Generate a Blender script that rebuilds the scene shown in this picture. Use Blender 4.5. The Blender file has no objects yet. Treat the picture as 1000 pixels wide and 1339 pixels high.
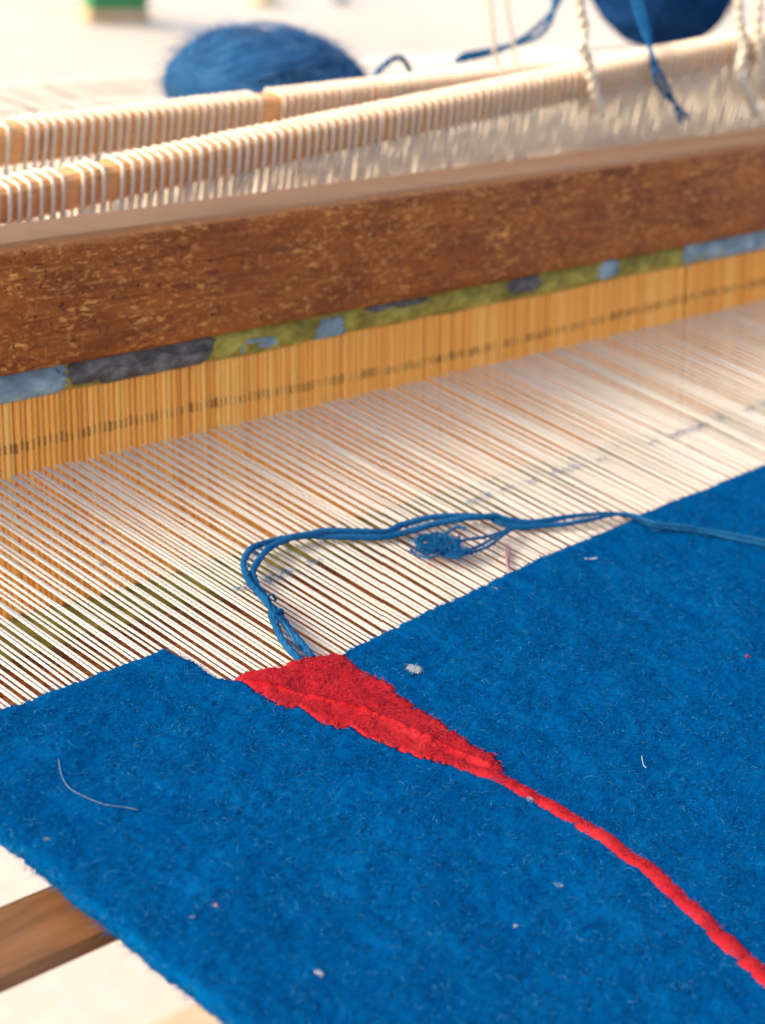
import bpy, math, random
import numpy as np
from mathutils import Vector, Matrix, noise

random.seed(7); RNG = np.random.default_rng(7)
sc = bpy.context.scene
S = 0.303                      # metres per working unit (the camera is one unit above the warp)

# ------------------------------------------------------------------ camera
F = 2700.0                     # focal length in photograph pixels (1000 x 1339)
R = np.array([[0.68068478, -0.71340237, 0.1665091],
              [-0.20130408, -0.40069192, -0.89382473],
              [0.70437554, 0.57489393, -0.4163557]])      # right, down, forward
cam = bpy.data.cameras.new('camera'); camo = bpy.data.objects.new('camera', cam)
sc.collection.objects.link(camo); sc.camera = camo
cam.sensor_fit = 'VERTICAL'; cam.sensor_height = 36.0; cam.sensor_width = 36.0
cam.lens = F / 1339 * 36.0
M = Matrix.Identity(4)
for i in range(3):
    M[i][0], M[i][1], M[i][2] = R[0][i], -R[1][i], -R[2][i]
M[2][3] = S
camo.matrix_world = M
cam.clip_start = 0.02; cam.clip_end = 200
cam.dof.use_dof = True; cam.dof.focus_distance = 2.0 * S; cam.dof.aperture_fstop = 14.0

# ------------------------------------------------------------------ light
SUN_EL, SUN_AZ = math.radians(28), math.radians(-66)     # azimuth from +Y towards +X
w = bpy.data.worlds.new('World'); sc.world = w; w.use_nodes = True
nt = w.node_tree; bg = nt.nodes['Background']
sky = nt.nodes.new('ShaderNodeTexSky'); sky.sky_type = 'NISHITA'; sky.sun_disc = False
sky.sun_elevation = SUN_EL; sky.sun_rotation = SUN_AZ
sky.air_density = 1.0; sky.dust_density = 4.0; sky.ozone_density = 0.0
nt.links.new(sky.outputs[0], bg.inputs[0]); bg.inputs[1].default_value = 0.15
sun = bpy.data.lights.new('sun', 'SUN'); suno = bpy.data.objects.new('sun', sun)
sc.collection.objects.link(suno)
sun.energy = 0.55; sun.angle = math.radians(10); sun.color = (1.0, 0.94, 0.86)
dvec = Vector((math.sin(SUN_AZ) * math.cos(SUN_EL), math.cos(SUN_AZ) * math.cos(SUN_EL), math.sin(SUN_EL)))
suno.rotation_euler = dvec.to_track_quat('Z', 'Y').to_euler()
sc.view_settings.view_transform = 'Standard'; sc.view_settings.look = 'None'
sc.view_settings.exposure = 1.5; sc.view_settings.gamma = 1.0

# ------------------------------------------------------------------ helpers
CAM = np.array([0, 0, 1.0])
def ray(px, py):
    return R.T @ np.array([(px - 500) / F, (py - 669.5) / F, 1.0])
def at(px, py, z=0.0):
    d = ray(px, py); return CAM + (z - 1.0) / d[2] * d
def at_y(px, py, y):
    d = ray(px, py); return CAM + y / d[1] * d
def at_d(px, py, dist):
    return CAM + ray(px, py) * dist

class MB:
    def __init__(self): self.v = []; self.f = []; self.m = []; self.n = 0
    def add(self, v, f, mi=0):
        v = np.asarray(v, float); self.v.append(v)
        self.f += [tuple(i + self.n for i in q) for q in f]; self.m += [mi] * len(f); self.n += len(v)
    def build(self, name, mats, parent=None, smooth=True, loc=None):
        me = bpy.data.meshes.new(name)
        me.from_pydata((np.concatenate(self.v) * S).tolist(), [], self.f)
        if not isinstance(mats, (list, tuple)): mats = [mats]
        for m in mats: me.materials.append(m)
        if len(mats) > 1: me.polygons.foreach_set('material_index', self.m)
        if smooth: me.polygons.foreach_set('use_smooth', [True] * len(me.polygons))
        me.update()
        return link(name, me, parent, loc)
def link(name, me, parent=None, loc=None):
    o = bpy.data.objects.new(name, me); sc.collection.objects.link(o)
    if parent: o.parent = parent
    if loc is not None: o.location = [c * S for c in loc]
    return o
def empty(name, loc=(0, 0, 0)):
    o = bpy.data.objects.new(name, None); sc.collection.objects.link(o)
    o.empty_display_size = 0.02
    return o
def tag(o, label=None, cat=None, group=None, kind=None):
    if label: o['label'] = label
    if cat: o['category'] = cat
    if group: o['group'] = group
    if kind: o['kind'] = kind
    return o

def catmull(P, k=8):
    P = np.asarray(P, float); Q = np.vstack([2 * P[0] - P[1], P, 2 * P[-1] - P[-2]]); out = []
    for i in range(1, len(Q) - 2):
        for t in np.linspace(0, 1, k, endpoint=False):
            a, b, c, d = Q[i - 1], Q[i], Q[i + 1], Q[i + 2]
            out.append(.5 * (2 * b + (c - a) * t + (2 * a - 5 * b + 4 * c - d) * t * t + (3 * b - a - 3 * c + d) * t ** 3))
    out.append(P[-1]); return np.array(out)
def frames(P):
    T = np.gradient(P, axis=0); T /= np.linalg.norm(T, axis=1)[:, None] + 1e-12
    u = np.cross(T[0], [0, 0, 1.0])
    if np.linalg.norm(u) < 1e-3: u = np.cross(T[0], [0, 1.0, 0])
    U = []
    for t in T:
        u = u - t * (u @ t); u /= np.linalg.norm(u) + 1e-12; U.append(u)
    U = np.array(U); return T, U, np.cross(T, U)
def tube(mb, P, r, sides=6, mi=0, cap=True):
    P = np.asarray(P, float); n = len(P); r = np.broadcast_to(r, (n,))
    T, U, W = frames(P)
    a = np.linspace(0, 2 * np.pi, sides, endpoint=False)
    V = P[:, None] + r[:, None, None] * (np.cos(a)[None, :, None] * U[:, None] + np.sin(a)[None, :, None] * W[:, None])
    f = []
    for i in range(n - 1):
        for j in range(sides):
            k = (j + 1) % sides
            f.append((i * sides + j, i * sides + k, (i + 1) * sides + k, (i + 1) * sides + j))
    if cap: f += [tuple(range(sides))[::-1], tuple(range((n - 1) * sides, n * sides))]
    mb.add(V.reshape(-1, 3), f, mi)
def plied(mb, P, r, plies=2, turns=200.0, phase=0.0, sides=5, mi=0, loose=1.0):
    """a yarn of twisted plies along path P; turns per unit length"""
    P = np.asarray(P, float)
    seg = np.r_[0, np.cumsum(np.linalg.norm(np.diff(P, axis=0), axis=1))]
    n = max(8, int(seg[-1] * turns * 7)); s = np.linspace(0, seg[-1], n)
    Q = np.stack([np.interp(s, seg, P[:, k]) for k in range(3)], 1)
    T, U, W = frames(Q)
    for p in range(plies):
        a = phase + 2 * np.pi * (p / plies + s * turns)
        rq = (np.interp(s, seg, r) if np.ndim(r) else np.full(n, r))[:, None]
        C = Q + rq * .55 * loose * (np.cos(a)[:, None] * U + np.sin(a)[:, None] * W)
        rq = np.interp(s, seg, r) if np.ndim(r) else r
        rr = rq * .62 * (1 + .12 * np.sin(s * 317 + p * 2 + phase))
        tube(mb, C, rr, sides, mi)
def box(mb, lo, hi, bev=0.0, mi=0, axes=None, origin=None):
    """chamfered box; axes (3 vectors) + origin give it a frame of its own"""
    lo = np.array(lo, float); hi = np.array(hi, float); b = bev
    V = []; 
    for sx in (0, 1):
        for sy in (0, 1):
            for sz in (0, 1):
                c = [(lo, hi)[s][i] for i, s in enumerate((sx, sy, sz))]
                d = [b if s == 0 else -b for s in (sx, sy, sz)]
                V += [(c[0], c[1] + d[1], c[2] + d[2]), (c[0] + d[0], c[1], c[2] + d[2]), (c[0] + d[0], c[1] + d[1], c[2])]
    idx = lambda sx, sy, sz, k: ((sx * 2 + sy) * 2 + sz) * 3 + k
    f = []
    for s in (0, 1):
        q = [idx(s, 0, 0, 0), idx(s, 1, 0, 0), idx(s, 1, 1, 0), idx(s, 0, 1, 0)]; f.append(q if s else q[::-1])
        q = [idx(0, s, 0, 1), idx(0, s, 1, 1), idx(1, s, 1, 1), idx(1, s, 0, 1)]; f.append(q if s else q[::-1])
        q = [idx(0, 0, s, 2), idx(1, 0, s, 2), idx(1, 1, s, 2), idx(0, 1, s, 2)]; f.append(q if s else q[::-1])
    if b > 0:
        for sx in (0, 1):
            for sy in (0, 1):
                f.append([idx(sx, sy, 0, 0), idx(sx, sy, 1, 0), idx(sx, sy, 1, 1), idx(sx, sy, 0, 1)])
        for sx in (0, 1):
            for sz in (0, 1):
                f.append([idx(sx, 0, sz, 0), idx(sx, 1, sz, 0), idx(sx, 1, sz, 2), idx(sx, 0, sz, 2)])
        for sy in (0, 1):
            for sz in (0, 1):
                f.append([idx(0, sy, sz, 1), idx(1, sy, sz, 1), idx(1, sy, sz, 2), idx(0, sy, sz, 2)])
        for sx in (0, 1):
            for sy in (0, 1):
                for sz in (0, 1): f.append([idx(sx, sy, sz, k) for k in range(3)])
    V = np.array(V)
    if axes is not None: V = origin + V @ np.array(axes)
    mb.add(V, f, mi)
def fix_normals(o):
    import bmesh
    bm = bmesh.new(); bm.from_mesh(o.data); bmesh.ops.recalc_face_normals(bm, faces=bm.faces); bm.to_mesh(o.data); bm.free()
    return o
def inside(x, y, poly):
    x = np.asarray(x); y = np.asarray(y); c = np.zeros(x.shape, bool); n = len(poly)
    for i in range(n):
        x1, y1 = poly[i][:2]; x2, y2 = poly[(i + 1) % n][:2]
        if y1 == y2: continue
        c ^= ((y1 > y) != (y2 > y)) & (x < (x2 - x1) * (y - y1) / (y2 - y1) + x1)
    return c
def vn(x, y, s=1.0, seed=0.0):
    """smooth noise on arrays"""
    x = np.asarray(x) * s; y = np.asarray(y) * s
    g = np.random.default_rng(int(seed * 10) + 3).random((257, 257))
    xi = np.floor(x).astype(int); yi = np.floor(y).astype(int); u = x - xi; v = y - yi
    u = u * u * (3 - 2 * u); v = v * v * (3 - 2 * v); a = lambda i, j: g[(xi + i) % 257, (yi + j) % 257]
    return ((a(0, 0) * (1 - u) + a(1, 0) * u) * (1 - v) + (a(0, 1) * (1 - u) + a(1, 1) * u) * v) * 2 - 1

# ------------------------------------------------------------------ materials
class NT:
    def __init__(self, name):
        self.mat = bpy.data.materials.new(name); self.mat.use_nodes = True
        self.t = self.mat.node_tree; self.b = self.t.nodes['Principled BSDF']
        self.tc = self.n('ShaderNodeTexCoord')
    def n(self, ty, **kw):
        o = self.t.nodes.new(ty)
        for k, v in kw.items(): setattr(o, k, v)
        return o
    def l(self, a, b): self.t.links.new(a, b)
    def coords(self, scale, out='Object', rot=(0, 0, 0)):
        m = self.n('ShaderNodeMapping'); m.inputs['Scale'].default_value = scale; m.inputs['Rotation'].default_value = rot
        self.l(self.tc.outputs[out], m.inputs[0]); return m.outputs[0]
    def noise(self, vec, scale, detail=4, rough=.55, dist=0.0):
        o = self.n('ShaderNodeTexNoise'); o.inputs['Scale'].default_value = scale; o.inputs['Detail'].default_value = detail
        o.inputs['Roughness'].default_value = rough; o.inputs['Distortion'].default_value = dist
        self.l(vec, o.inputs['Vector']); return o.outputs['Fac']
    def ramp(self, fac, stops):
        o = self.n('ShaderNodeValToRGB'); e = o.color_ramp.elements
        while len(e) < len(stops): e.new(.5)
        for q, (p, c) in zip(e, stops): q.position = p; q.color = (*c, 1) if len(c) == 3 else c
        self.l(fac, o.inputs[0]); return o.outputs[0]
    def mix(self, fac, a, b):
        o = self.n('ShaderNodeMix', data_type='RGBA')
        for s, v in ((o.inputs[0], fac), (o.inputs[6], a), (o.inputs[7], b)):
            if isinstance(v, (int, float)): s.default_value = v
            elif isinstance(v, tuple): s.default_value = (*v, 1)
            else: self.l(v, s)
        return o.outputs[2]
    def bump(self, h, strength, dist=0.001, prev=None):
        o = self.n('ShaderNodeBump'); o.inputs['Strength'].default_value = strength; o.inputs['Distance'].default_value = dist
        self.l(h, o.inputs['Height'])
        if prev: self.l(prev, o.inputs['Normal'])
        self.l(o.outputs[0], self.b.inputs['Normal']); return o.outputs[0]
    def set(self, **kw):
        for k, v in kw.items():
            s = self.b.inputs[k]
            if isinstance(v, (int, float)): s.default_value = v
            elif isinstance(v, tuple): s.default_value = (*v, 1)
            else: self.l(v, s)
        return self

def wool(name, dark, mid, light, sheen=.05, fine=900):
    m = NT(name)
    a = m.noise(m.coords((1, 1, 1)), 60, 5, .6); b = m.noise(m.coords((.6, 1.5, 1)), fine, 3, .7)
    c = m.mix(.45, m.ramp(a, [(.3, dark), (.5, mid), (.72, light)]), m.ramp(b, [(.3, dark), (.52, mid), (.75, light)]))
    m.set(**{'Base Color': c, 'Roughness': .95, 'Specular IOR Level': .0, 'Sheen Weight': sheen, 'Sheen Roughness': .5,
             'Sheen Tint': light})
    n1 = m.bump(b, .5, .0008); m.bump(a, .25, .002, n1)
    return m.mat
def plain(name, col, rough=.8, var=.15, scale=200, spec=.3, sheen=0.0, bump=.3):
    m = NT(name); a = m.noise(m.coords((1, 1, 1)), scale, 4, .6)
    m.set(**{'Base Color': m.ramp(a, [(.3, tuple(c * (1 - var) for c in col)), (.7, tuple(min(1, c * (1 + var)) for c in col))]),
             'Roughness': rough, 'Specular IOR Level': spec, 'Sheen Weight': sheen})
    m.bump(a, bump, .0005); return m.mat

M_BLUE = wool('blue_wool', (.0, .042, .140), (.0, .065, .200), (.002, .090, .245))
M_BLUE2 = wool('blue_yarn_wool', (.003, .044, .13), (.009, .085, .205), (.04, .15, .29), .15, 1500)
M_RED = wool('red_wool', (.28, .010, .015), (.345, .014, .021), (.39, .030, .036))
M_RED2 = wool('light_red_wool', (.20, .005, .007), (.35, .011, .015), (.42, .03, .032))
M_NAVY = wool('navy_wool', (.004, .016, .06), (.008, .035, .12), (.02, .08, .2), .1)
M_FB = [plain('blue_fibre', c, .9, .1, 100, .03, bump=0) for c in ((.0, .064, .192), (.002, .088, .235), (.03, .155, .31), (.0, .038, .125))]
M_FR = [plain('red_fibre', c, .9, .1, 100, .03, bump=0) for c in ((.35, .014, .021), (.41, .034, .040), (.30, .010, .015))]
M_FW = plain('white_fibre', (.36, .40, .44), .8, .05, 100, .2, bump=0)
M_BALL = wool('light_blue_yarn_wool', (.008, .050, .145), (.020, .088, .21), (.06, .145, .28), .3, 1200)
M_FBALL = [plain('ball_fibre', c, .8, .1, 100, .1, bump=0) for c in ((.03, .10, .22), (.08, .17, .29))]
M_MAUVE = plain('mauve_fibre', (.30, .16, .18), .9, .3, 900)
M_GREY = plain('grey_lint', (.24, .29, .34), .95, .3, 900)

def m_thread():
    m = NT('cotton_warp'); oi = m.n('ShaderNodeObjectInfo')
    base = m.ramp(oi.outputs['Random'], [(0, (.47, .43, .375)), (.6, (.515, .475, .42)), (1, (.56, .525, .47))])
    a = m.noise(m.coords((1, .25, 1)), 900, 3, .7)
    c = m.mix(m.ramp(a, [(.55, (0, 0, 0)), (.85, (.35, .35, .35))]), base, (.36, .29, .22))
    wv = m.n('ShaderNodeTexWave', bands_direction='DIAGONAL'); wv.inputs['Scale'].default_value = 300
    wv.inputs['Distortion'].default_value = 1.5
    m.l(m.coords((2.2, 1, 2.2)), wv.inputs['Vector'])
    m.set(**{'Base Color': c, 'Roughness': .85, 'Specular IOR Level': .2, 'Sheen Weight': .15})
    n1 = m.bump(wv.outputs['Fac'], .5, .0004); m.bump(a, .3, .0004, n1); return m.mat
M_THREAD = m_thread()
M_STRING = plain('heddle_cotton', (.62, .54, .43), .9, .08, 400, .2, .2)

def m_bamboo():
    m = NT('bamboo'); oi = m.n('ShaderNodeObjectInfo')
    base = m.ramp(oi.outputs['Random'], [(0, (.74, .29, .048)), (.25, (.88, .375, .068)), (.7, (.92, .42, .085)), (1, (.94, .50, .125))])
    a = m.noise(m.coords((9, 9, .5)), 300, 4, .6)
    b = m.noise(m.coords((1, 1, 1), 'Generated'), 3, 3, .6)
    c = m.mix(m.ramp(a, [(.45, (0, 0, 0)), (.8, (.55, .55, .55))]), base, (.68, .25, .035))
    m.set(**{'Base Color': c, 'Roughness': .5, 'Specular IOR Level': .25}); m.bump(a, .25, .0004)
    tr = m.n('ShaderNodeBsdfTranslucent'); m.l(c, tr.inputs['Color']); mx = m.n('ShaderNodeMixShader'); mx.inputs[0].default_value = .12
    m.l(m.b.outputs[0], mx.inputs[1]); m.l(tr.outputs[0], mx.inputs[2]); m.l(mx.outputs[0], m.t.nodes['Material Output'].inputs['Surface'])
    return m.mat
M_BAMBOO = m_bamboo()

def m_beam(name, k=1.0, grey_top=False):
    m = NT(name)
    g = m.noise(m.coords((.35, 3, 2.4)), 55, 6, .65, .6)          # long grain
    bl = m.noise(m.coords((1, 1, 1)), 26, 4, .6, .5)             # blotches
    sp = m.noise(m.coords((1.0, 1.0, 1.3), rot=(0, .6, 0)), 430, 4, .6, 1.1)   # scuffs
    sp2 = m.noise(m.coords((.32, 1.0, 1.1), rot=(0, .55, 0)), 700, 3, .6, .4)
    br = m.noise(m.coords((1, 1, 1)), 48, 3, .6)
    t = lambda *c: tuple(x * k for x in c)
    base = m.ramp(g, [(.25, t(.12, .027, .005)), (.5, t(.235, .056, .009)), (.75, t(.34, .092, .014))])
    base = m.mix(m.ramp(bl, [(.34, (.6, .6, .6)), (.52, (0, 0, 0))]), base, t(.125, .023, .004))
    scuff = m.ramp(sp, [(.55, (0, 0, 0)), (.68, (.8, .8, .8))])
    scuff2 = m.ramp(sp2, [(.55, (0, 0, 0)), (.65, (.85, .85, .85))])
    area = m.ramp(br, [(.38, (.15, .15, .15)), (.62, (1, 1, 1))])
    mul = m.n('ShaderNodeMix', data_type='RGBA', blend_type='MULTIPLY'); mul.inputs[0].default_value = 1
    m.l(scuff, mul.inputs[6]); m.l(area, mul.inputs[7])
    mul2 = m.n('ShaderNodeMix', data_type='RGBA', blend_type='MULTIPLY'); mul2.inputs[0].default_value = 1
    m.l(scuff2, mul2.inputs[6]); m.l(area, mul2.inputs[7])
    c = m.mix(mul.outputs[2], base, t(.55, .20, .042)); c = m.mix(mul2.outputs[2], c, t(.68, .29, .075))
    sc3 = m.noise(m.coords((.09, 1.0, 1.25), rot=(0, .12, 0)), 520, 3, .6)
    c = m.mix(m.ramp(sc3, [(.60, (0, 0, 0)), (.70, (.5, .5, .5))]), c, t(.50, .19, .05))
    sc4 = m.noise(m.coords((.10, 1.0, 1.2), rot=(0, -.08, 0)), 420, 4, .6)
    c = m.mix(m.ramp(sc4, [(.30, (.75, .75, .75)), (.42, (0, 0, 0))]), c, t(.085, .016, .003))
    sc5 = m.noise(m.coords((1.0, 1.0, .1), rot=(0, .7, 0)), 420, 3, .6)
    c = m.mix(m.ramp(sc5, [(.63, (0, 0, 0)), (.72, (.45, .45, .45))]), c, t(.60, .25, .07))
    pit = m.noise(m.coords((1, 1, 1)), 420, 2, .5)
    c = m.mix(m.ramp(pit, [(.27, (1, 1, 1)), (.36, (0, 0, 0))]), c, t(.05, .016, .008))
    if grey_top:                                    # greyer tone mixed in where the surface faces up
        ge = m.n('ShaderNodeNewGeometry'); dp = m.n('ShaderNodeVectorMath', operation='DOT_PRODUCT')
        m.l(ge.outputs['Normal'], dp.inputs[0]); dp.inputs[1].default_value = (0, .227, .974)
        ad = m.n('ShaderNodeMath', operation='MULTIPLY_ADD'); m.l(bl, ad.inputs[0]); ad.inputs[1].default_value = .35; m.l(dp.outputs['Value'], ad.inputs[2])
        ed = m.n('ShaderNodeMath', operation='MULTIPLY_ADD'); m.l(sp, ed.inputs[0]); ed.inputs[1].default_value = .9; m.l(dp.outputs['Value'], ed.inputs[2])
        c = m.mix(m.ramp(ed.outputs[0], [(.62, (0, 0, 0)), (.95, (.55, .55, .55)), (1.0, (.55, .55, .55))]), c, (.40, .17, .06))   # paler tone from the rounded edge upward, broken by the scuff noise
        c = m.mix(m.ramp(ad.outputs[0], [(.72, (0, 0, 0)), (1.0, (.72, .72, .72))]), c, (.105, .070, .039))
    m.set(**{'Base Color': c, 'Roughness': .5, 'Specular IOR Level': .13})
    n1 = m.bump(sp, .35, .0006); m.bump(g, .3, .0008, n1); return m.mat
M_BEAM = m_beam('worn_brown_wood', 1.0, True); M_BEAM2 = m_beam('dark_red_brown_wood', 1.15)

def m_wood(name, a, b, rough=.6, sx=.35):
    m = NT(name); g = m.noise(m.coords((sx, 4, 4)), 60, 6, .65, .8)
    k = m.noise(m.coords((1, 2, 1)), 40, 3, .5)
    c = m.ramp(g, [(.3, a), (.7, b)])
    c = m.mix(m.ramp(k, [(.27, (.8, .8, .8)), (.38, (0, 0, 0))]), c, tuple(x * .35 for x in a))
    m.set(**{'Base Color': c, 'Roughness': rough, 'Specular IOR Level': .35}); m.bump(g, .3, .0006); return m.mat
M_BAR = m_wood('orange_brown_wood', (.62, .29, .10), (.80, .43, .18))
M_STICK = m_wood('mid_brown_wood', (.115, .048, .014), (.225, .096, .032))
M_PLANK = m_wood('pale_pine', (.50, .34, .2), (.62, .45, .28))

def m_strip(name, a, b, d, scale=160):
    m = NT(name); n_ = m.noise(m.coords((.6, 1, 1)), scale, 5, .65, .4); q = m.noise(m.coords((1, 1, 1)), 700, 3, .6)
    c = m.ramp(n_, [(.32, d), (.5, a), (.68, b)])
    m.set(**{'Base Color': c, 'Roughness': .7, 'Specular IOR Level': .35}); n1 = m.bump(q, .4, .0004); m.bump(n_, .25, .0006, n1); return m.mat
M_OLIVE = m_strip('olive_cloth', (.25, .185, .02), (.41, .33, .062), (.125, .088, .008))
M_LBLUE = m_strip('pale_blue_cloth', (.17, .235, .28), (.29, .37, .40), (.10, .145, .18))
M_CHAR = m_strip('charcoal_cloth', (.075, .060, .058), (.17, .145, .14), (.03, .025, .023), 220)
M_DLINE = plain('dark_lacing', (.30, .12, .03), .9, .3, 900)

def m_ground():
    m = NT('pale_limestone'); a = m.noise(m.coords((1, 1, 1)), 1.6, 6, .6); b = m.noise(m.coords((1, 1, 1)), 35, 4, .6)
    c = m.mix(.4, m.ramp(a, [(.3, (.55, .46, .37)), (.7, (.62, .54, .45))]), m.ramp(b, [(.3, (.52, .44, .35)), (.7, (.62, .54, .46))]))
    m.set(**{'Base Color': c, 'Roughness': .85, 'Specular IOR Level': .3}); m.bump(b, .3, .004); return m.mat
M_GROUND = m_ground()
M_GREEN = plain('green_paint', (.03, .20, .07), .5, .15, 20)
M_TAN = plain('tan_wood', (.45, .31, .19), .7, .2, 30)
M_STONE = plain('ochre_stone', (.55, .46, .28), .85, .2, 20)

# ------------------------------------------------------------------ ground
GZ = -0.75 / S
mb = MB(); mb.add([(-400, -400, GZ), (400, -400, GZ), (400, 400, GZ), (-400, 400, GZ)], [(0, 1, 2, 3)])
tag(mb.build('ground', M_GROUND), kind='structure')

# ------------------------------------------------------------------ beater with bamboo reed
TH = math.radians(13.1)
EX = np.array([1.0, 0, 0]); EU = np.array([0, math.sin(TH), math.cos(TH)]); EN = np.array([0, -math.cos(TH), math.sin(TH)])
CY = 1.648; BO = np.array([0, CY, 0.0]); AX = [EX, EN, EU]          # frame: x, n (towards weaver), u (up the slats)
def bt(x, n, u): return BO + x * EX + n * EN + u * EU
X0, X1 = 0.70, 4.35
PITCH = 0.0080
beater = tag(empty('beater'), 'swinging wooden beater with bamboo reed crossing the white warp', 'beater')

def beam(name, mat, n0, n1, u0, u1, x0, x1, rad, seed):
    """a long worn bar: rounded section, edges slightly dented"""
    sec = []
    for (cn, cu, a0) in ((n1 - rad, u1 - rad, 0), (n0 + rad, u1 - rad, 90), (n0 + rad, u0 + rad, 180), (n1 - rad, u0 + rad, 270)):
        for k in range(5):
            a = math.radians(a0 + 90 * k / 4); sec.append((cn + rad * math.cos(a), cu + rad * math.sin(a)))
    sec = np.array(sec); ns = len(sec); nx = 260; xs = np.linspace(x0, x1, nx); V = []
    c = sec.mean(0)
    for j, (n, u) in enumerate(sec):
        wob = .0016 * vn(xs, np.full(nx, j * .35), 4, seed) + .0007 * vn(xs, np.full(nx, j * .6), 26, seed + 1)
        d = (np.array([n, u]) - c); d /= np.linalg.norm(d)
        V.append(np.stack([xs, n + d[0] * wob, u + d[1] * wob], 1))
    V = np.stack(V, 1).reshape(-1, 3)
    f = []
    for i in range(nx - 1):
        for j in range(ns):
            k = (j + 1) % ns; f.append((i * ns + j, (i + 1) * ns + j, (i + 1) * ns + k, i * ns + k))
    f += [tuple(range(ns)), tuple(range((nx - 1) * ns, nx * ns))[::-1]]
    m = MB(); m.add(BO + V @ np.array(AX), f)
    return fix_normals(m.build(name, mat, beater))
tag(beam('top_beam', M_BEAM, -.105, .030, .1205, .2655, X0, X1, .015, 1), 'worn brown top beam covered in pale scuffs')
tag(beam('bottom_beam', M_BEAM2, -.11, .034, -.40, -.222, X0, X1, .012, 5), 'dark red-brown lower beam seen through the warp')

# bindings: a cord rod wrapped in cloth strips above and below the slats
def rod(name, mat, cu, r, seed, parent):
    xs = np.linspace(X0, X1, 400); P = np.stack([xs, .0 + 0 * xs, cu + .0016 * vn(xs, xs * 0 + 2, 8, seed)], 1)
    m = MB(); tube(m, BO + P @ np.array(AX), r * (1 + .05 * vn(xs, xs * 0, 20, seed)), 12)
    for v in m.v: v += np.outer((v - BO) @ EN * -.45, EN)
    return m.build(name, mat, parent)
RC, RR = .1050, .0195
tag(rod('upper_binding', M_OLIVE, RC, RR, 11, beater), 'olive cloth binding along the head of the reed')
tag(rod('lower_binding', M_OLIVE, -.192, .026, 17, beater), 'olive cloth binding along the foot of the reed')
def strip(mat, x0, x1, a0, a1, lab, cu=RC, r=RR, seed=0.0, lift=.0004):
    """a scrap of cloth laid round the binding: angles from straight-out (0) down (-) or up (+)"""
    nx, na = max(6, int((x1 - x0) / .004)), 9; V = []
    for i in range(nx):
        t = i / (nx - 1)
        for j in range(na):
            q = j / (na - 1)
            e0 = .010 * vn(np.array([q * 3]), np.array([seed]), 1.7, 2)[0]; e1 = .010 * vn(np.array([q * 3]), np.array([seed + 5]), 1.7, 3)[0]
            x = x0 + e0 + (x1 + e1 - x0 - e0) * t
            taper = min(1, min(t, 1 - t) * nx / 3 + .35)
            mid = (a0 + a1) / 2; wob = 16 * vn(np.array([t * nx / 6]), np.array([seed + j * .1]), 1, 5)[0]
            a = math.radians(mid + (a0 + (a1 - a0) * q - mid) * taper + wob * (abs(q - .5) * 2))
            rr = r * 1.03 + lift + .0006 * vn(np.array([x * 60]), np.array([q * 3 + seed]), 1, 7)[0]
            V.append(bt(x, .55 * rr * math.cos(a), cu + rr * math.sin(a)))
    f = [(i * na + j, (i + 1) * na + j, (i + 1) * na + j + 1, i * na + j + 1) for i in range(nx - 1) for j in range(na - 1)]
    m = MB(); m.add(np.array(V), f); o = m.build('cloth_strip', mat, beater); o['label'] = lab
    md = o.modifiers.new('thickness', 'SOLIDIFY'); md.thickness = .0007 * S; md.offset = -1
    return o
def bx(px, py=None):                                   # x on the binding below an image column
    d = ray(px, 500); 
    py = 530 - .198 * px if py is None else py
    d = ray(px, py); p0 = BO + .008 * EN; t = ((p0 - CAM) @ EN) / (d @ EN); return (CAM + t * d)[0]
strip(M_LBLUE, 1.15, bx(84), -100, 75, 'pale blue strip at the near end of the binding', seed=1)
strip(M_CHAR, bx(92), bx(284), -35, 95, 'charcoal grey strip wrapped over the olive binding', seed=2)
strip(M_CHAR, bx(130), bx(272), -75, 10, 'charcoal grey strip wrapped under the olive binding', seed=2.6, lift=.0009)
strip(M_LBLUE, bx(312), bx(358), -85, 10, 'small pale blue scrap beside the charcoal strip', seed=3)
strip(M_LBLUE, bx(414), bx(450), -70, 25, 'small pale blue scrap in the middle of the binding', seed=4)
strip(M_CHAR, bx(478), bx(560), 12, 42, 'thin dark strip tucked under the beam', seed=5)
strip(M_CHAR, bx(664), bx(702), -40, 40, 'short dark scrap on the olive binding', seed=6)
strip(M_LBLUE, bx(782), bx(806), -50, 40, 'small pale blue scrap near the far end', seed=7)
strip(M_LBLUE, bx(890), 3.6, -95, 80, 'pale blue strip at the far end of the binding', seed=8)

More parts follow.
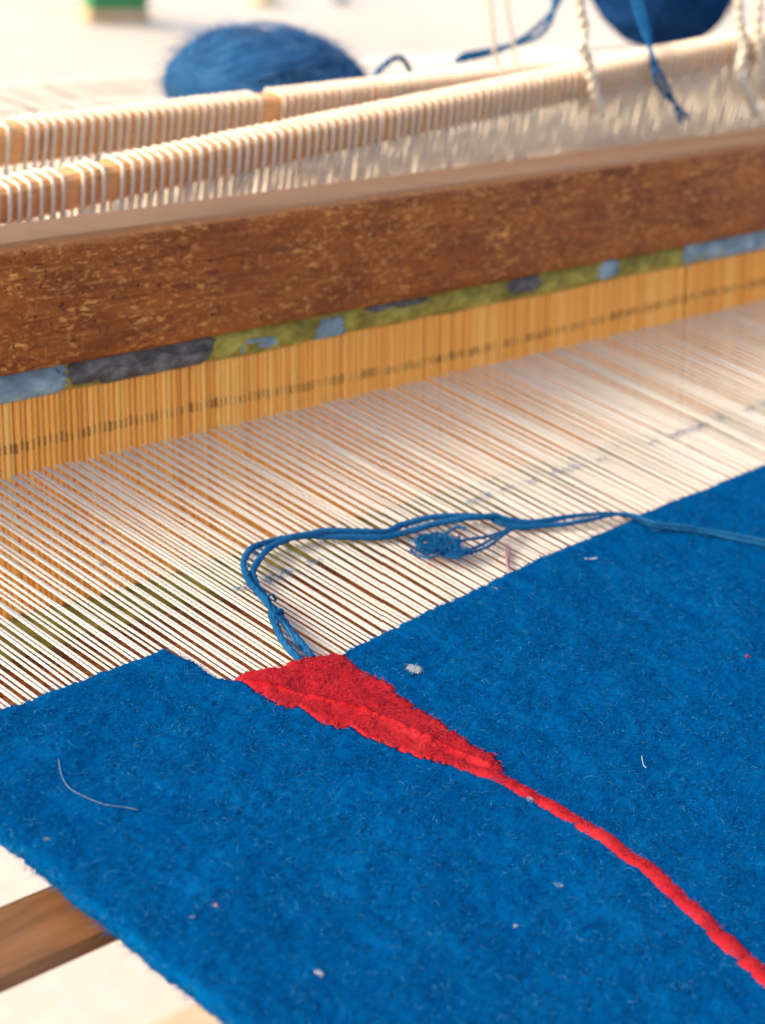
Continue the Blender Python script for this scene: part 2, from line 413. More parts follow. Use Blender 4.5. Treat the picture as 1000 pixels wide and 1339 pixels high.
# bamboo slats, one object each
def slat_mesh(k):
    m = MB(); w = .00345; nz = 5; us = np.linspace(-.205, .112, nz); V = []
    rr = random.Random(k)
    for i, u in enumerate(us):
        dx = rr.uniform(-.0006, .0006)
        for a in (-1, -.62, 0, .62, 1):
            V.append((dx + a * w, (1 - a * a) * .0030, u))
        V.append((dx + w, -.007, u)); V.append((dx - w, -.007, u))
    f = [(i * 7 + j, i * 7 + (j + 1) % 7, (i + 1) * 7 + (j + 1) % 7, (i + 1) * 7 + j) for i in range(nz - 1) for j in range(7)]
    V = np.array(V) @ np.array(AX); m.add(V, f)
    me_o = m.build('reed_slat', M_BAMBOO, beater); fix_normals(me_o); return me_o
variants = [slat_mesh(k) for k in range(5)]
SX0 = 0.90; NS = int((3.16 - SX0) / PITCH)
lac = MB()
for i in range(NS):
    x = SX0 + i * PITCH; v = variants[i % 5]
    if i < 5: o = v
    else: o = v.copy(); sc.collection.objects.link(o); o.parent = beater
    nn = random.uniform(-.0011, .0011)
    if random.random() < .07: nn -= .0022
    o.location = [c * S for c in bt(x + random.uniform(-.0006, .0006), nn, random.uniform(-.003, .003))]
    u = .0285 + .004 * math.sin(x * 5.2) + random.uniform(-.0015, .0015)
    if random.random() < .96:
        h = random.uniform(.0046, .0060)
        box(lac, (x + PITCH / 2 - .0012, -.004, u - h), (x + PITCH / 2 + .0012, random.uniform(.0012, .0026), u + h), 0, 0, AX, BO)
o = fix_normals(lac.build('lacing', M_DLINE, beater, smooth=False)); tag(o, kind='stuff'); o['label'] = 'dark lacing cord running between the slats'

# ------------------------------------------------------------------ cloth outline in the warp plane
SELV = .929
FELL = [(SELV, 1.2470)] + [tuple(at(*p)[:2]) for p in [(0, 930), (60, 908), (100, 893), (150, 874), (195, 858), (213, 850), (228, 856)]]
red_top = [(306, 891), (320, 882), (338, 879), (354, 874), (368, 875), (378, 867), (396, 863), (417, 861), (438, 857), (447, 859)]
right_fell = [(455, 851), (500, 829), (550, 803), (600, 781), (650, 757), (700, 733), (760, 708), (820, 682), (860, 664), (900, 648), (950, 628), (1000, 609)]
XF = [p[0] for p in FELL]; YF = [p[1] for p in FELL]
stepx = at(222, 853)[0]
FX = list(XF[:-1]) + [stepx]; FY = list(YF[:-1]) + [YF[-2]]
for p in [(276, 886), (306, 893)] + red_top + right_fell:
    q = at(*p)
    FX.append(max(q[0], FX[-1] + .0015)); FY.append(q[1])
FX += [2.45, 2.9]; FY += [1.238, 1.242]
FX = np.array(FX); FY = np.array(FY)
def fell(x): return np.interp(x, FX, FY)
RED_IMG = [(447, 858), (466, 878), (500, 897), (520, 915), (545, 935), (570, 947), (585, 961), (615, 981), (648, 1000), (654, 1016), (640, 1024), (600, 1011), (555, 1004), (528, 992),
           (500, 981), (480, 973), (456, 958), (440, 960), (415, 947), (388, 932), (372, 932), (345, 918), (332, 908), (308, 892)]
RED = [tuple(at(*p)[:2]) for p in red_top[1:-1]] + [tuple(at(*p)[:2]) for p in RED_IMG]
RED = [(x, y + (.02 if i < len(red_top) - 2 else 0)) for i, (x, y) in enumerate(RED)]     # its top is cut by the fell line

def height(x, y):
    h = .0022 * vn(x, y, 9, 1) + .0016 * vn(x, y, 40, 2) + .0011 * vn(x * 1.0, y * 1.6, 120, 3)
    h = h + .0009 * np.sin(y * 2 * math.pi / .0065 + 2.2 * np.sin(x * 2 * math.pi / (2 * PITCH)))
    h = h + .0007 * vn(x, y, 300, 4)
    e = np.clip((fell(x) - y) / .018, 0, 1); e2 = np.clip((x - SELV) / .012, 0, 1)
    return .0055 * np.sqrt(1 - (1 - e) ** 2) * np.sqrt(1 - (1 - e2) ** 2) + h * np.minimum(1, .4 + e)

cloth = tag(empty('woven_cloth'), 'bright blue wool cloth with a curving red wedge, woven on white warp', 'cloth')
DX, DY = PITCH / 2, .0031
xs = np.arange(SELV, 3.06, DX); ys = np.arange(.22, 1.268, DY)
GX, GY = np.meshgrid(xs, ys, indexing='ij')
jx = RNG.normal(0, .0006, GX.shape); jy = RNG.normal(0, .0005, GX.shape)
CX, CYY = GX[:-1, :-1] + DX / 2, GY[:-1, :-1] + DY / 2
col = ((CX - SELV) / PITCH).astype(int)
jag = (col % 2) * .004 + np.take(RNG.normal(0, .0016, col.max() + 2), col)
keep = CYY < fell(CX) - jag + .002
jx[0] += .0016 * vn(ys * 0, ys, 26, 8) + .0011 * vn(ys * 0, ys, 140, 9); jx[1] += .0012 * vn(ys * 0, ys, 26, 8)
isred = inside(CX + RNG.normal(0, .0007, CX.shape), CYY + RNG.normal(0, .0007, CX.shape), RED) & keep
Z = height(GX, GY)
ridge = [tuple(at(*p)[:2]) for p in [(328, 902), (380, 913), (430, 925), (480, 940), (530, 965), (580, 987), (640, 1014)]]
def dist_poly(x, y, pl):
    d = np.full(x.shape, 9.0)
    for (x1, y1), (x2, y2) in zip(pl[:-1], pl[1:]):
        t = np.clip(((x - x1) * (x2 - x1) + (y - y1) * (y2 - y1)) / ((x2 - x1) ** 2 + (y2 - y1) ** 2), 0, 1)
        d = np.minimum(d, np.hypot(x - x1 - t * (x2 - x1), y - y1 - t * (y2 - y1)))
    return d
def sheet(mask, name, mat, lift):
    nx, ny = GX.shape
    top = np.stack([GX + jx, GY + jy, Z + lift], -1)
    if name == 'red_wedge': top[..., 2] += .002 * np.exp(-(dist_poly(GX, GY, ridge) / .0045) ** 2)
    idx = -np.ones((nx, ny), int); I, J = np.nonzero(mask)
    need = np.zeros((nx, ny), bool)
    for a in (0, 1):
        for b in (0, 1): need[I + a, J + b] = True
    idx[need] = np.arange(need.sum()); nt_ = need.sum()
    tv = top[need]; bv = tv.copy(); bv[:, 2] = -.0032 + .2 * (bv[:, 2] - .0055)
    q = np.stack([idx[I, J], idx[I + 1, J], idx[I + 1, J + 1], idx[I, J + 1]], 1)
    faces = q.tolist() + (q[:, ::-1] + nt_).tolist()
    mp = np.pad(mask, 1)
    for (di, dj, a, b) in ((-1, 0, (0, 1), (0, 0)), (1, 0, (1, 0), (1, 1)), (0, -1, (0, 0), (1, 0)), (0, 1, (1, 1), (0, 1))):
        e = ~mp[I + 1 + di, J + 1 + dj]
        p = idx[I[e] + a[0], J[e] + a[1]]; r_ = idx[I[e] + b[0], J[e] + b[1]]
        faces += np.stack([p, p + nt_, r_ + nt_, r_], 1).tolist()
    m = MB(); m.add(np.vstack([tv, bv]), faces); return m.build(name, mat, cloth)
tag(sheet(keep & ~isred, 'blue_field', M_BLUE, 0), 'felted blue wool field')
tag(sheet(isred, 'red_wedge', M_RED, .0012), 'red wedge running out into a thin curving line')

def ribbon(name, img, w0, w1, hh, seed, mat=None):
    P = np.array([tuple(at(*p)[:2]) for p in img]); P = catmull(np.c_[P, P[:, 0] * 0], 10)[:, :2]; n = len(P); t = np.linspace(0, 1, n)
    T = np.gradient(P, axis=0); T /= np.linalg.norm(T, axis=1)[:, None]; N = np.c_[-T[:, 1], T[:, 0]]
    hw = (w0 + (w1 - w0) * t) * (1 + .03 * vn(t * 22, t * 0, 1, seed)); V = []; k = 9
    for j in range(k):
        a = math.pi * j / (k - 1); q = P + N * (hw * math.cos(a))[:, None]
        V.append(np.c_[q, height(P[:, 0], P[:, 1]) + hh * math.sin(a) + .0003 * vn(t * 120, t * 0 + j, 1, seed + 1) - .0008])
    V = np.stack(V, 1).reshape(-1, 3); m = MB()
    m.add(V, [(i * k + j, (i + 1) * k + j, (i + 1) * k + j + 1, i * k + j + 1) for i in range(n - 1) for j in range(k - 1)])
    o = m.build(name, mat or M_RED, cloth); return P, hw
TAIL = [(560, 995), (600, 1008), (648, 1025), (700, 1051), (765, 1090), (830, 1135), (880, 1175), (940, 1231), (1000, 1289), (1060, 1352)]
tailP, tailW = ribbon('red_line', TAIL, .0082, .0108, .0038, 61)
ribbon('red_ridge', [(326, 901), (380, 913), (430, 925), (480, 940), (530, 963), (580, 985), (640, 1013)], .0046, .0054, .0048, 67, M_RED2)
# wool fuzz: fine bent fibres lying on the cloth
def fuzz(name, px, py, pz, lens, width, mats, parent, lift=(.0, .35), mw=None, curl_sd=2.2):
    n = len(px); a = RNG.uniform(0, 2 * np.pi, n); el = RNG.uniform(lift[0], lift[1], n); curl = RNG.normal(0, curl_sd, n)
    P = np.zeros((n, 5, 3)); P[:, 0] = np.stack([px, py, pz], 1)
    for k in range(1, 5):
        e = el * (1.0 - .62 * (k - 1)); step = lens / 4; ang = a + curl * k / 4
        P[:, k] = P[:, k - 1] + step[:, None] * np.stack([np.cos(ang) * np.cos(e), np.sin(ang) * np.cos(e), np.sin(e)], 1)
    P[:, :, 2] = np.maximum(P[:, :, 2], (pz - .0002)[:, None])
    side = np.stack([-np.sin(a + curl / 2), np.cos(a + curl / 2), RNG.uniform(-.6, .6, n)], 1); side /= np.linalg.norm(side, axis=1)[:, None]
    wk = np.array([1, 1, .9, .7, .35])
    L = P + side[:, None] * width * .5 * wk[None, :, None]; Rr = P - side[:, None] * width * .5 * wk[None, :, None]
    V = np.stack([L, Rr], 2).reshape(-1, 3)                         # n,5,2
    base = np.arange(n)[:, None] * 10
    q = np.concatenate([np.stack([base + 2 * k, base + 2 * k + 1, base + 2 * k + 3, base + 2 * k + 2], 2) for k in range(4)], 1).reshape(-1, 4)
    me = bpy.data.meshes.new(name); me.vertices.add(len(V)); me.vertices.foreach_set('co', (V * S).ravel())
    me.loops.add(q.size); me.loops.foreach_set('vertex_index', q.ravel().astype(np.int32))
    me.polygons.add(len(q)); me.polygons.foreach_set('loop_start', np.arange(0, q.size, 4).astype(np.int32))
    me.polygons.foreach_set('loop_total', np.full(len(q), 4, np.int32))
    for m in mats: me.materials.append(m)
    mi = RNG.choice(len(mats), n, p=mw) if mw else RNG.integers(0, len(mats), n)
    me.polygons.foreach_set('material_index', np.repeat(mi, 4).astype(np.int32))
    me.polygons.foreach_set('use_smooth', np.ones(len(q), bool)); me.update(calc_edges=True); me.validate()
    o = link(name, me, parent); return tag(o, kind='stuff')
NF = 260000
fx = RNG.uniform(SELV, 2.42, NF); fy = RNG.uniform(.55, 1.265, NF)
clump = vn(fx, fy, 70, 12) + .6 * vn(fx, fy, 220, 13)
ok = (fy < fell(fx) - .001) & (fx > SELV + .003) & (clump + RNG.uniform(-.9, .9, NF) > -.35); fx, fy = fx[ok], fy[ok]
ok = dist_poly(fx, fy, [tuple(p) for p in tailP[::4]]) > .0075; fx, fy = fx[ok], fy[ok]
rd = inside(fx, fy, RED)
fz = height(fx, fy) + .0006
ln = np.where(RNG.random(len(fx)) < .93, RNG.gamma(3, .0017, len(fx)), RNG.gamma(3, .0036, len(fx))).clip(.002, .022)
fuzz('blue_fuzz', fx[~rd], fy[~rd], fz[~rd], ln[~rd], .00040, M_FB, cloth, (.0, .55), [.36, .33, .08, .23], 3.4)
fuzz('red_fuzz', fx[rd], fy[rd], fz[rd] + .0014, ln[rd] * .7, .0005, M_FR, cloth, (.0, .5), [.5, .25, .25], 3.2)

i = RNG.integers(0, len(tailP), 3000); q = tailP[i] + RNG.normal(0, .33, (3000, 2)) * tailW[i][:, None]
fuzz('red_fuzz', q[:, 0], q[:, 1], height(q[:, 0], q[:, 1]) + .0030 * np.sqrt(np.clip(1 - (np.hypot(*(q - tailP[i]).T) / tailW[i]) ** 2, 0, 1)), RNG.uniform(.002, .006, 3000), .0004, M_FR, cloth, (.0, .4), [.5, .25, .25], 3.0)
yy = RNG.uniform(.5, 1.24, 4200); fuzz('selvedge_fuzz', SELV + RNG.normal(.002, .0025, 4200), yy, RNG.uniform(-.003, .004, 4200), RNG.uniform(.004, .018, 4200), .0004, M_FB, cloth, (-.3, .5), [.3, .4, .2, .1], 3)
# ------------------------------------------------------------------ warp threads, one object each
warp = tag(empty('warp'), 'white cotton warp stretched from the blue cloth through the bamboo reed', 'warp threads')
def thread_path(x, k, jx0, jx1, zr, gap):
    y0 = fell(np.array([x]))[0] - .035
    ye = 3.02; ys_ = np.r_[np.linspace(y0, CY, 26), np.linspace(CY, ye, 14)[1:]]
    t = np.clip((ys_ - (y0 + .035)) / (CY - y0 - .035), 0, 1)
    xx = x + gap * np.clip(.25 + t * 3, 0, 1) + jx0 * (1 - t) + jx1 * np.sin(np.pi * np.clip(t, 0, 1)) + .0004 * vn(ys_, ys_ * 0 + k * .37, 14, 21)
    s = (-1) ** k
    up = np.where(ys_ <= CY, t, 1.0) * zr + np.where(ys_ > CY, np.clip((ys_ - CY) / .35, 0, 1) * .03 * s * np.clip((2.9 - ys_) / .5, 0, 1), 0)
    return np.stack([xx, ys_, up], 1)
GAPS = [at(280, 777), at(330, 806), at(300, 580), at(420, 650), at(800, 499), at(715, 460), at(430, 588), at(40, 800), at(95, 760), at(900, 545)]
gapx = {}
for i in range(NS + 40):
    x = SELV + .004 + i * PITCH
    if x > SX0 + NS * PITCH: break
    # beyond the reed's near end the threads still run to the frame
    jx0 = random.uniform(-.0012, .0012) + (.0008 if i % 2 else -.0008); jx1 = random.gauss(0, .0015); gap = 0.0
    for g, wd in ((at(318, 800)[0], .0036), (at(404, 640)[0], .0026), (at(800, 499)[0], .0062), (at(450, 598)[0], .0034), (at(870, 500)[0], .003), (at(640, 560)[0], .003), (at(60, 745)[0], .0022), (at(130, 770)[0], .0018), (at(610, 672)[0], .002)):
        d = x - g
        if abs(d) < .03: gap += math.copysign(wd * math.exp(-(d / .012) ** 2), d)
    P = thread_path(x, i, jx0, jx1, random.uniform(-.0012, .0012) + (.0014 if i % 2 else -.0014), gap)
    m = MB(); r0 = .00160 * random.uniform(.9, 1.12)
    tube(m, P, r0 * (1 + .07 * vn(P[:, 1], P[:, 1] * 0 + i, 90, 31)), 7)
    o = m.build('warp_thread', M_THREAD, warp)
m = MB()
for j in range(110):
    x = SX0 + NS * PITCH + .004 + j * PITCH
    tube(m, [(x, 1.2, 0), (x, CY, random.uniform(-.005, .005)), (x, 2.3, random.uniform(-.03, .03)), (x, 3.02, 0)], .0025, 5)
tag(m.build('far_warp_threads', M_THREAD, warp), kind='stuff')

# ------------------------------------------------------------------ heddle shafts
def shaft(label, P0, P1, hgt, dep, zw, seed, gaps, lab_bar):
    """a wooden bar from P0 to P1 (its upper front edge) with looped cotton heddles over it"""
    root = tag(empty('heddle_shaft'), label, 'heddle shaft', 'heddle shafts behind the beater')
    P0 = np.array(P0); P1 = np.array(P1); L = np.linalg.norm(P1 - P0); e = (P1 - P0) / L
    yv = np.array([0, 1.0, 0]); yv -= e * (yv @ e); yv /= np.linalg.norm(yv); up = np.cross(e, yv)
    m = MB(); box(m, (-.5, 0, -hgt), (L + .9, dep, 0), .006, 0, [e, yv, up], P0)
    bo = fix_normals(m.build('bar', M_BAR, root, smooth=False)); bo['label'] = lab_bar
    r = .0033; step = PITCH * 2.05; rr = random.Random(seed); s = -.22; first = None; n = 0
    while s < L + .30 and n < 150:
        s += step * rr.uniform(.93, 1.07)
        if any(a < s < b for a, b in gaps): continue
        q = P0 + e * s; zb = q[2]
        out = r * 1.1; k = r * .9
        loc = [(dep * .5 + rr.uniform(-.002, .002), zw), (dep + out * 1.4, -hgt * 1.6), (dep + out, -hgt), (dep + out, -.007), (dep - .004, out), (.006, out), (-out * .6, out * .1), (-out, -.009), (-out, -hgt), (-out * .6, -hgt * 1.25), (dep * .35, zw)]
        pts = []
        jit = rr.uniform(-.0006, .0006)
        for i, (yy, zz) in enumerate(loc):
            if zz == zw: pts.append(q + yv * yy + np.array([rr.uniform(-.0012, .0012), 0, -zb + zw]))
            else: pts.append(q + yv * yy + up * zz + e * (jit * (i - 5)))
        C_ = catmull(pts, 3); tt = np.abs(np.linspace(-1, 1, len(C_))); m = MB(); tube(m, C_, r * rr.uniform(.85, 1.1) * (.84 + .22 * np.clip((tt - .55) / .2, 0, 1)), 6); m.build('heddle', M_STRING, root); n += 1
    # side lashing: a wider white band of loops beside each bare spot
    return root
fp0 = at_y(0, 250, 1.93); fp1 = at_y(1000, 46, 1.93)
def along(px, P0, P1):
    best = min(np.linspace(-.1, 1.1, 1200), key=lambda t: abs((lambda q: 500 + F * q[0] / q[2])(R @ (P0 + (P1 - P0) * t - CAM)) - px)); return best * np.linalg.norm(P1 - P0)
g1 = [(along(a, fp0, fp1), along(b, fp0, fp1)) for a, b in ((88, 102), (146, 158), (458, 466))]
shaft('nearer heddle shaft, wooden bar wrapped in white cotton loops just behind the brown beam', fp0, fp1,   .047, .034, .0, 3, g1, 'orange-brown bar')
rp0 = at_y(0, 170, 2.2); rp1 = at_y(490, 114, 2.2); rp1 = rp0 + (rp1 - rp0) * 2.0
g2 = [(along(a, rp0, rp1), along(b, rp0, rp1)) for a, b in ((-8, 3), (15, 24), (347, 361))]
shaft('farther heddle shaft, lower wooden bar under white cotton loops in front of the yarn ball', rp0, rp1, .055, .036, .0, 9, g2, 'orange-brown bar')

# ------------------------------------------------------------------ yarn balls
def ball(label, c, rad, core_m, fib, seed, cat='yarn ball'):
    root = tag(empty('yarn_ball'), label, cat, 'balls of yarn behind the heddles')
    rr = np.random.default_rng(seed); c = np.array(c); rad = np.array(rad)
    nu, nv = 48, 32; V = []; f = []
    for i in range(nv + 1):
        for j in range(nu):
            th, ph = math.pi * i / nv, 2 * math.pi * j / nu
            d = np.array([math.sin(th) * math.cos(ph), math.sin(th) * math.sin(ph), math.cos(th)])
            k = .93 + .10 * noise.noise(Vector(d * 2.0 + seed)); V.append(c + d * rad * k)
    for i in range(nv):
        for j in range(nu):
            f.append((i * nu + j, (i + 1) * nu + j, (i + 1) * nu + (j + 1) % nu, i * nu + (j + 1) % nu))
    m = MB(); m.add(V, f); m.build('core', core_m, root)
    # bundles of wound yarn: each bundle has an axis, each turn is a tilted circle
    for b in range(11):
        ax = rr.normal(size=3); ax /= np.linalg.norm(ax)
        u = np.cross(ax, [0, 0, 1.0]); u /= np.linalg.norm(u) + 1e-9; v = np.cross(ax, u); m = MB()
        off = rr.uniform(-.55, .55); lay = rr.uniform(.95, 1.0)
        for t in range(13):
            o_ = off + (t - 6) * .042 + rr.normal(0, .008); 
            if abs(o_) > .93: continue
            rho = math.sqrt(1 - o_ * o_); a = np.linspace(0, 2 * np.pi, 40) + rr.uniform(0, 6)
            tilt = rr.normal(0, .03)
            D = o_ * ax + rho * (np.cos(a)[:, None] * u + np.sin(a)[:, None] * v) + tilt * np.sin(a)[:, None] * ax
            D /= np.linalg.norm(D, axis=1)[:, None]
            k = np.array([.93 + .10 * noise.noise(Vector(d * 2.0 + seed)) for d in D]) * lay + .035 + rr.uniform(0, .012)
            tube(m, c + D * rad * k[:, None], .0052 * rr.uniform(.8, 1.15), 5, cap=False)
        m.build('wound_yarn', core_m, root)
    n = 9000; D = rr.normal(size=(n, 3)); D /= np.linalg.norm(D, axis=1)[:, None]; D = D[D[:, 2] > -.4]
    p = c + D * rad * 1.0
    o = fuzz('yarn_fuzz', p[:, 0], p[:, 1], p[:, 2], rr.uniform(.015, .06, len(p)), .0009, fib, root, (.0, .6))
    return root
bc = at_y(350, 131, 2.55)
ball('large mid blue ball of yarn resting on the warp behind the farther heddle shaft', (bc[0], 2.55, max(bc[2], .105)), (.192, .17, .114), M_BALL, M_FBALL, 4)
bc2 = at_y(866, -30, 2.8)
ball('dark navy ball of yarn at the top edge behind the nearer heddle shaft', (bc2[0], 2.8, bc2[2]), (.182, .17, .165), M_NAVY, M_FB[3:], 8)

# ------------------------------------------------------------------ loose yarn
def dens(pts, zs): return [at(px, py, z) for (px, py), z in zip(pts, zs)]
ys_img = [(402, 862), (384, 842), (366, 815), (352, 790), (338, 772), (328, 755), (326, 742), (334, 724), (354, 711), (392, 701), (440, 698), (490, 699), (512, 697), (535, 689), (570, 680), (610, 676), (640, 676), (662, 683), (690, 686), (730, 682), (770, 676), (808, 672), (832, 677), (856, 686), (900, 691), (950, 700), (1000, 710), (1050, 722)]
zz = [.004, .008, .010, .012, .014, .015, .016, .016, .015, .013, .011, .010, .010, .011, .013, .014, .013, .010, .009, .010, .011, .011, .012, .012, .011, .010, .010, .010]
path = catmull(dens(ys_img, zz), 8)
n = len(path); s = np.linspace(0, 1, n)
T, U, W = frames(path)
sep = .0044 + .0040 * np.clip(np.sin(s * 2 * np.pi * 4.3 + .6), 0, 1) + .003 * np.exp(-((s - .56) / .05) ** 2) - .0018 * np.exp(-((s - .68) / .02) ** 2) - .0032 * np.clip((s - .70) / .1, 0, 1)
m = MB()
for sg in (-1, 1):
    cross = np.cos(s * np.pi * 4 + .3); cross = np.sign(cross) * np.abs(cross) ** .35
    A = path + U * (sg * sep * cross)[:, None] + np.array([0, 0, 1]) * (sg * .0022 * np.sin(s * np.pi * 4 + .3))[:, None]
    plied(m, A, .0043 * (1 - .35 * np.clip((s - .66) / .12, 0, 1)) * (1 + .10 * vn(s * 60, s * 0 + sg, 1, 70)), 3, 30, sg, 6, loose=.55)
for (a, b, c_, d) in (((352, 792), (350, 781), (357, 778), (361, 785)), ((366, 806), (362, 800), (368, 797), (371, 803)), ((366, 806), (378, 822), (386, 838), (396, 850)), ((340, 770), (350, 784), (356, 800), (364, 816))):
    plied(m, catmull(dens([a, b, c_, d], [.012, .02, .022, .014]), 6), .0018, 2, 70, 1, 4)
ys_o = m.build('yarn_strand', M_BLUE2)
tag(ys_o, 'doubled blue yarn looping over the white warp and onto the blue cloth', 'yarn')
def fuzz_along(name, P, n, ln, mats, parent, spread=.004):
    i = RNG.integers(0, len(P), n); q = P[i] + RNG.normal(0, spread * .5, (n, 3)); q[:, 2] = np.abs(q[:, 2] - P[i, 2]) + P[i, 2] - .002
    return fuzz(name, q[:, 0], q[:, 1], q[:, 2], RNG.uniform(ln * .4, ln, n), .00032, mats, parent, (-.2, .6))
fuzz_along('yarn_fuzz', path, 3000, .014, M_FB, ys_o)

# small tangle under the strand
m = MB(); rr = random.Random(5); allp = []
def cl(pts, z=.012, r=.0019):
    q = catmull(dens([(x + rr.uniform(-1.2, 1.2), y + rr.uniform(-1.2, 1.2)) for x, y in pts], [max(.004, z + rr.uniform(-.003, .004)) for _ in pts]), 6); allp.append(q)
    plied(m, q, r, 2, 75, rr.uniform(0, 6), 4)
cl([(672, 690), (655, 700), (640, 712), (620, 722), (600, 725), (585, 722), (570, 712), (556, 712), (545, 717)])
cl([(668, 692), (648, 697), (630, 702), (605, 706), (590, 712), (575, 718), (560, 714), (548, 719)])
cl([(660, 696), (640, 706), (620, 716), (602, 720), (590, 708), (578, 706), (566, 716), (552, 722)])
cl([(610, 690), (596, 689), (584, 696), (574, 708), (564, 716), (552, 714)])
cl([(548, 718), (546, 706), (553, 700), (566, 702), (580, 704), (590, 716), (592, 728)])
cl([(556, 701), (572, 698), (588, 702), (596, 712), (586, 724), (572, 716), (560, 708)])
cl([(545, 718), (556, 722), (568, 718), (580, 722), (596, 730)])
cl([(598, 700), (600, 712), (594, 724), (584, 726), (582, 712), (590, 704)])
for _ in range(14):
    cx, cy = rr.choice([(560, 712), (590, 714), (588, 720), (555, 716)]); a = rr.uniform(0, 6.28); k = rr.uniform(6, 20)
    cl([(cx + k * math.cos(a + t) * 1.3, cy + .7 * k * math.sin(a + t * 1.1)) for t in np.linspace(0, rr.uniform(2, 5), 6)], .013, .0015)
tg = m.build('yarn_tangle', M_BLUE2); tag(tg, 'frayed blue yarn tangle lying on the white warp beneath the strand', 'yarn')
fuzz_along('yarn_fuzz', np.concatenate(allp), 2200, .020, M_FB, tg)

# yarn ends behind
def cordy(name, pts, y, r, mat, label, cat, plies=2, turns=30, sep_=0.0, loose=1.0):
    P = catmull([at_y(px, py, yy) for (px, py), yy in zip(pts, y if hasattr(y, '__len__') else [y] * len(pts))], 8); m = MB()
    if sep_:
        T, U, W = frames(P); ss = np.linspace(0, 1, len(P))
        for sg in (-1, 1): plied(m, P + U * (sg * sep_ * np.abs(np.sin(ss * np.pi * 2.5)))[:, None], r, plies, turns, sg, 5)
    else: plied(m, P, r, plies, turns, 0, 5, loose=loose)
    return tag(m.build(name, mat), label, cat)
cordy('yarn_end', [(488, 104), (500, 88), (514, 77), (526, 78), (535, 94), (537, 106)], 2.30, .0055, M_BLUE2, 'small arched loop of blue yarn beside the large ball', 'yarn')
cordy('yarn_end', [(596, 80), (612, 74), (640, 68), (672, 58), (698, 45), (716, 26), (726, 4), (730, -25)], 2.30, .0048, M_BLUE2, 'doubled blue yarn rising from the farther shaft to the top edge', 'yarn', sep_=.010)
cordy('yarn_end', [(822, -40), (832, 0), (846, 48), (856, 90), (868, 116), (884, 140), (894, 158)], [2.6, 2.2, 1.95, 1.90, 1.89, 1.88, 1.87], .0040, M_BLUE2, 'thin blue yarn end hanging from the navy ball over the nearer shaft', 'yarn', sep_=.006)
CG = 'white cords hanging down to the heddle shafts'
def cord(pts, y, r, label): 
    o = cordy('cord', pts, y, r, M_STRING, label, 'cord', 2, 24, loose=.55); o['group'] = CG; return o
cord([(634, -40), (640, 10), (645, 60), (650, 90)], 2.22, .0048, 'thin pale cord crossing the doubled blue yarn, nearer the large ball')
cord([(656, -40), (662, 10), (670, 55), (674, 88)], 2.22, .0040, 'thin pale cord crossing the doubled blue yarn, nearer the navy ball')
cord([(752, -40), (758, 10), (764, 40), (760, 58), (768, 80), (776, 120), (784, 150)], 1.905, .010, 'thick white cord knotted round the nearer shaft beside the navy ball')
cord([(962, -30), (966, 20), (972, 60), (964, 95), (976, 125), (988, 152)], 1.90, .010, 'thick pale cord over the nearer shaft, right of the navy ball')
cord([(992, -30), (990, 30), (994, 80), (1002, 130)], 1.91, .010, 'thick pale cord at the photo edge over the nearer shaft')

# ------------------------------------------------------------------ lint and flecks
def puff(px, py, size, mats, label, n=60, cat='lint', name='lint_fleck', up=.8):
    p = at(px, py, 0); z = height(np.array([p[0]]), np.array([p[1]]))[0] + .0015
    q = RNG.normal(0, size * .35, (n, 2))
    root = fuzz(name, p[0] + q[:, 0], p[1] + q[:, 1], np.full(n, z), RNG.uniform(size * .35, size * 1.0, n), .00042, mats, None, (0, up))
    del root['kind']; return tag(root, label, cat)
puff(539, 882, .0085, [M_FW, M_GREY], 'fluffy whitish tuft on the blue cloth above the red wedge', 420)
def fibre(pts, r, mat, label, z=.004, cat='fibre', name='loose_fibre'):
    P = []
    for px, py in pts:
        p = at(px, py, 0); P.append((p[0], p[1], (height(np.array([p[0]]), np.array([p[1]]))[0] if p[1] < fell(p[0]) else 0) + z))
    m = MB(); tube(m, catmull(P, 6), r, 5); return tag(m.build(name, mat), label, cat)
fibre([(762, 741), (769, 739), (778, 739)], .0009, M_FW, 'short white straight fibre lying on the blue cloth near the yarn')
fibre([(835, 1001), (838, 1010), (841, 1016)], .00045, M_GREY, 'tiny pale bent fibre on the blue cloth in the right half', .0045)
fibre([(76, 1000), (79, 1020), (88, 1038), (104, 1050), (124, 1058), (140, 1063), (160, 1064), (180, 1067)], .0002, M_GREY, 'long fine white hair curving over the blue cloth near the selvedge', .003)
fibre([(661, 719), (660, 732), (662, 748)], .0017, M_MAUVE, 'mauve tuft of two fibres sticking up at the fell', .006)
fibre([(665, 724), (664, 738), (664, 750)], .0013, M_MAUVE, 'thin dark mauve fibre beside the mauve tuft', .005)
puff(974, 866, .004, [M_FR[1]], 'tiny pink fleck on the blue cloth at the far side', 22)
puff(825, 812, .0045, [M_NAVY], 'small dark blue knot on the blue cloth', 50)
puff(62, 1104, .0045, [M_GREY, M_NAVY], 'grey-green speck near the cloth selvedge', 50)
puff(415, 1283, .004, [M_FW], 'round white speck on the nearest part of the cloth', 60)
puff(280, 1195, .003, [M_FW, M_FR[1]], 'tiny pinkish speck on the cloth near the selvedge', 24)
puff(250, 1212, .003, [M_FW, M_NAVY], 'tiny whitish speck close beside a dark dent', 24)
puff(690, 1055, .004, [M_GREY, M_FW], 'pale grey fleck touching the thin red line', 34)
puff(672, 1215, .003, [M_FW], 'small whitish speck on the cloth below the red line', 26)
puff(830, 1250, .0055, [M_NAVY, M_FB[1]], 'dark blue pill of wool on the nearest cloth', 40)
puff(728, 1166, .005, [M_GREY, M_FB[2]], 'faint pale tuft on the cloth below the red line', 50)
puff(646, 775, .004, [M_GREY, M_FB[2]], 'pale blue tuft just below the fell', 30)

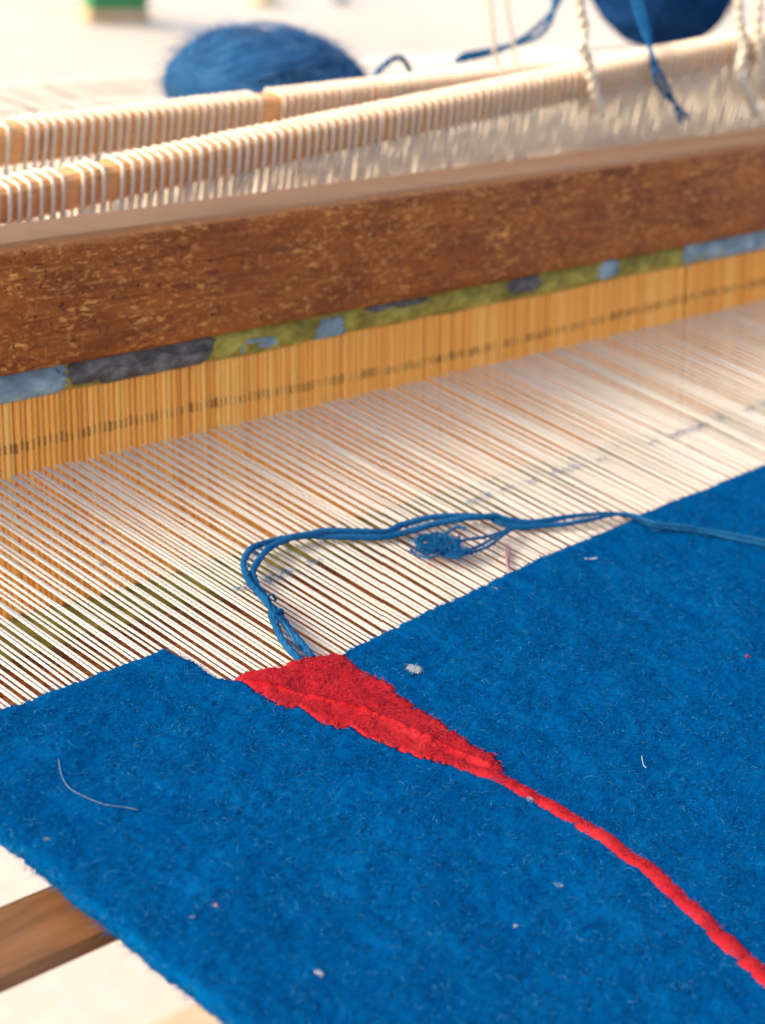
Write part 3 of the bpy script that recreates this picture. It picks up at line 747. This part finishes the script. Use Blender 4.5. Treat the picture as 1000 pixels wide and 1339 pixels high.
# line of blue lint left across the warp
LX = np.concatenate([np.linspace(1.40, 1.62, 30), np.linspace(1.80, 2.9, 130)]); n = len(LX) * 9
lx = np.repeat(LX, 9) + RNG.normal(0, .004, n); dash = vn(lx, lx * 0, 42, 40) > -.15; lx = lx[dash]
ly = np.interp(lx, [1.40, 1.4834, 1.8647, 2.1412, 2.4778, 2.9], [1.318, 1.3203, 1.3506, 1.3536, 1.3658, 1.37]) + RNG.normal(0, .0022, len(lx))
lo = fuzz('lint', lx, ly, np.full(len(lx), .0035), RNG.uniform(.004, .012, len(lx)), .0007, [M_FB[1], M_GREY, M_FB[0]], None, (0, .3), [.4, .35, .25])
tag(lo, 'dotted line of blue-grey lint across the white warp', 'lint')
puff(133, 710, .004, [M_FB[1], M_GREY], 'blue lint on a warp thread, upper of two', 26)
puff(133, 740, .004, [M_FB[0], M_GREY], 'blue lint on a warp thread, lower of two', 26)
puff(562, 742, .006, [M_FR[1]], 'faint pink fuzz on the warp below the tangle', 14)

# ------------------------------------------------------------------ things under and behind the loom
m = MB(); box(m, (-.4, .962, -.034), (3.2, 1.046, -.020), .008)
tag(fix_normals(m.build('wooden_bar', M_STICK, smooth=False)), 'brown wooden bar of the loom under the blue cloth', 'loom bar')
pl = at(220, 1325, GZ + .12)
m = MB(); box(m, (1.2, pl[1] - .75, GZ), (5.5, pl[1], GZ + .12), .01)
tag(fix_normals(m.build('plank', M_PLANK, smooth=False)), 'pale wooden plank lying on the ground below the loom', 'plank')
a = at(119, 13, GZ + .10); b = at(194, 13, GZ + .10); ux = (b - a) / np.linalg.norm(b - a); uy = np.cross([0, 0, 1.0], ux); wd = np.linalg.norm(b - a)
root = tag(empty('green_box'), 'blurred green box on a tan base far behind the loom', 'box')
m = MB(); box(m, (0, 0, .101), (wd, .12, .8), .01, 0, [ux, uy, np.array([0, 0, 1.0])], np.array([a[0], a[1], GZ])); fix_normals(m.build('body', M_GREEN, root, smooth=False))
m = MB(); box(m, (-.02, -.02, 0), (wd + .02, .14, .1), .01, 0, [ux, uy, np.array([0, 0, 1.0])], np.array([a[0], a[1], GZ])); fix_normals(m.build('base', M_TAN, root, smooth=False))
for px, py, lab, mt, sz in ((342, 4, 'ochre stone on the pale ground behind the large ball', M_STONE, .11), (440, 2, 'grey stone on the pale ground behind the large ball', M_GREY, .09)):
    p = at(px, py, GZ); m = MB(); V = []; f = []
    for i in range(9):
        for j in range(12):
            th, ph = math.pi * i / 8, 2 * math.pi * j / 12; d = Vector((math.sin(th) * math.cos(ph), math.sin(th) * math.sin(ph), math.cos(th)))
            k = 1 + .3 * noise.noise(d * 1.7 + Vector((px, 0, 0))); V.append((p[0] + d.x * sz * k * 1.2, p[1] + d.y * sz * k, GZ + sz * .4 + d.z * sz * k * .6))
    for i in range(8):
        for j in range(12): f.append((i * 12 + j, (i + 1) * 12 + j, (i + 1) * 12 + (j + 1) % 12, i * 12 + (j + 1) % 12))
    m.add(V, f); tag(m.build('stone', mt), lab, 'stone', 'stones on the ground')

# roller that takes the warp at the back
root = tag(empty('warp_roller'), 'white warp wound round the roller at the back of the loom', 'roller')
m = MB(); tube(m, [(-.2, 3.02, -.058), (4.9, 3.02, -.058)], .04, 16); m.build('roller', M_PLANK, root)
m = MB(); rr = random.Random(2)
xs_ = np.linspace(.9, 4.4, 300); tube(m, np.stack([xs_, xs_ * 0 + 3.02, xs_ * 0 - .058], 1), .055 + .0015 * vn(xs_, xs_ * 0, 120, 50), 18)
m.build('wound_warp', M_STRING, root)
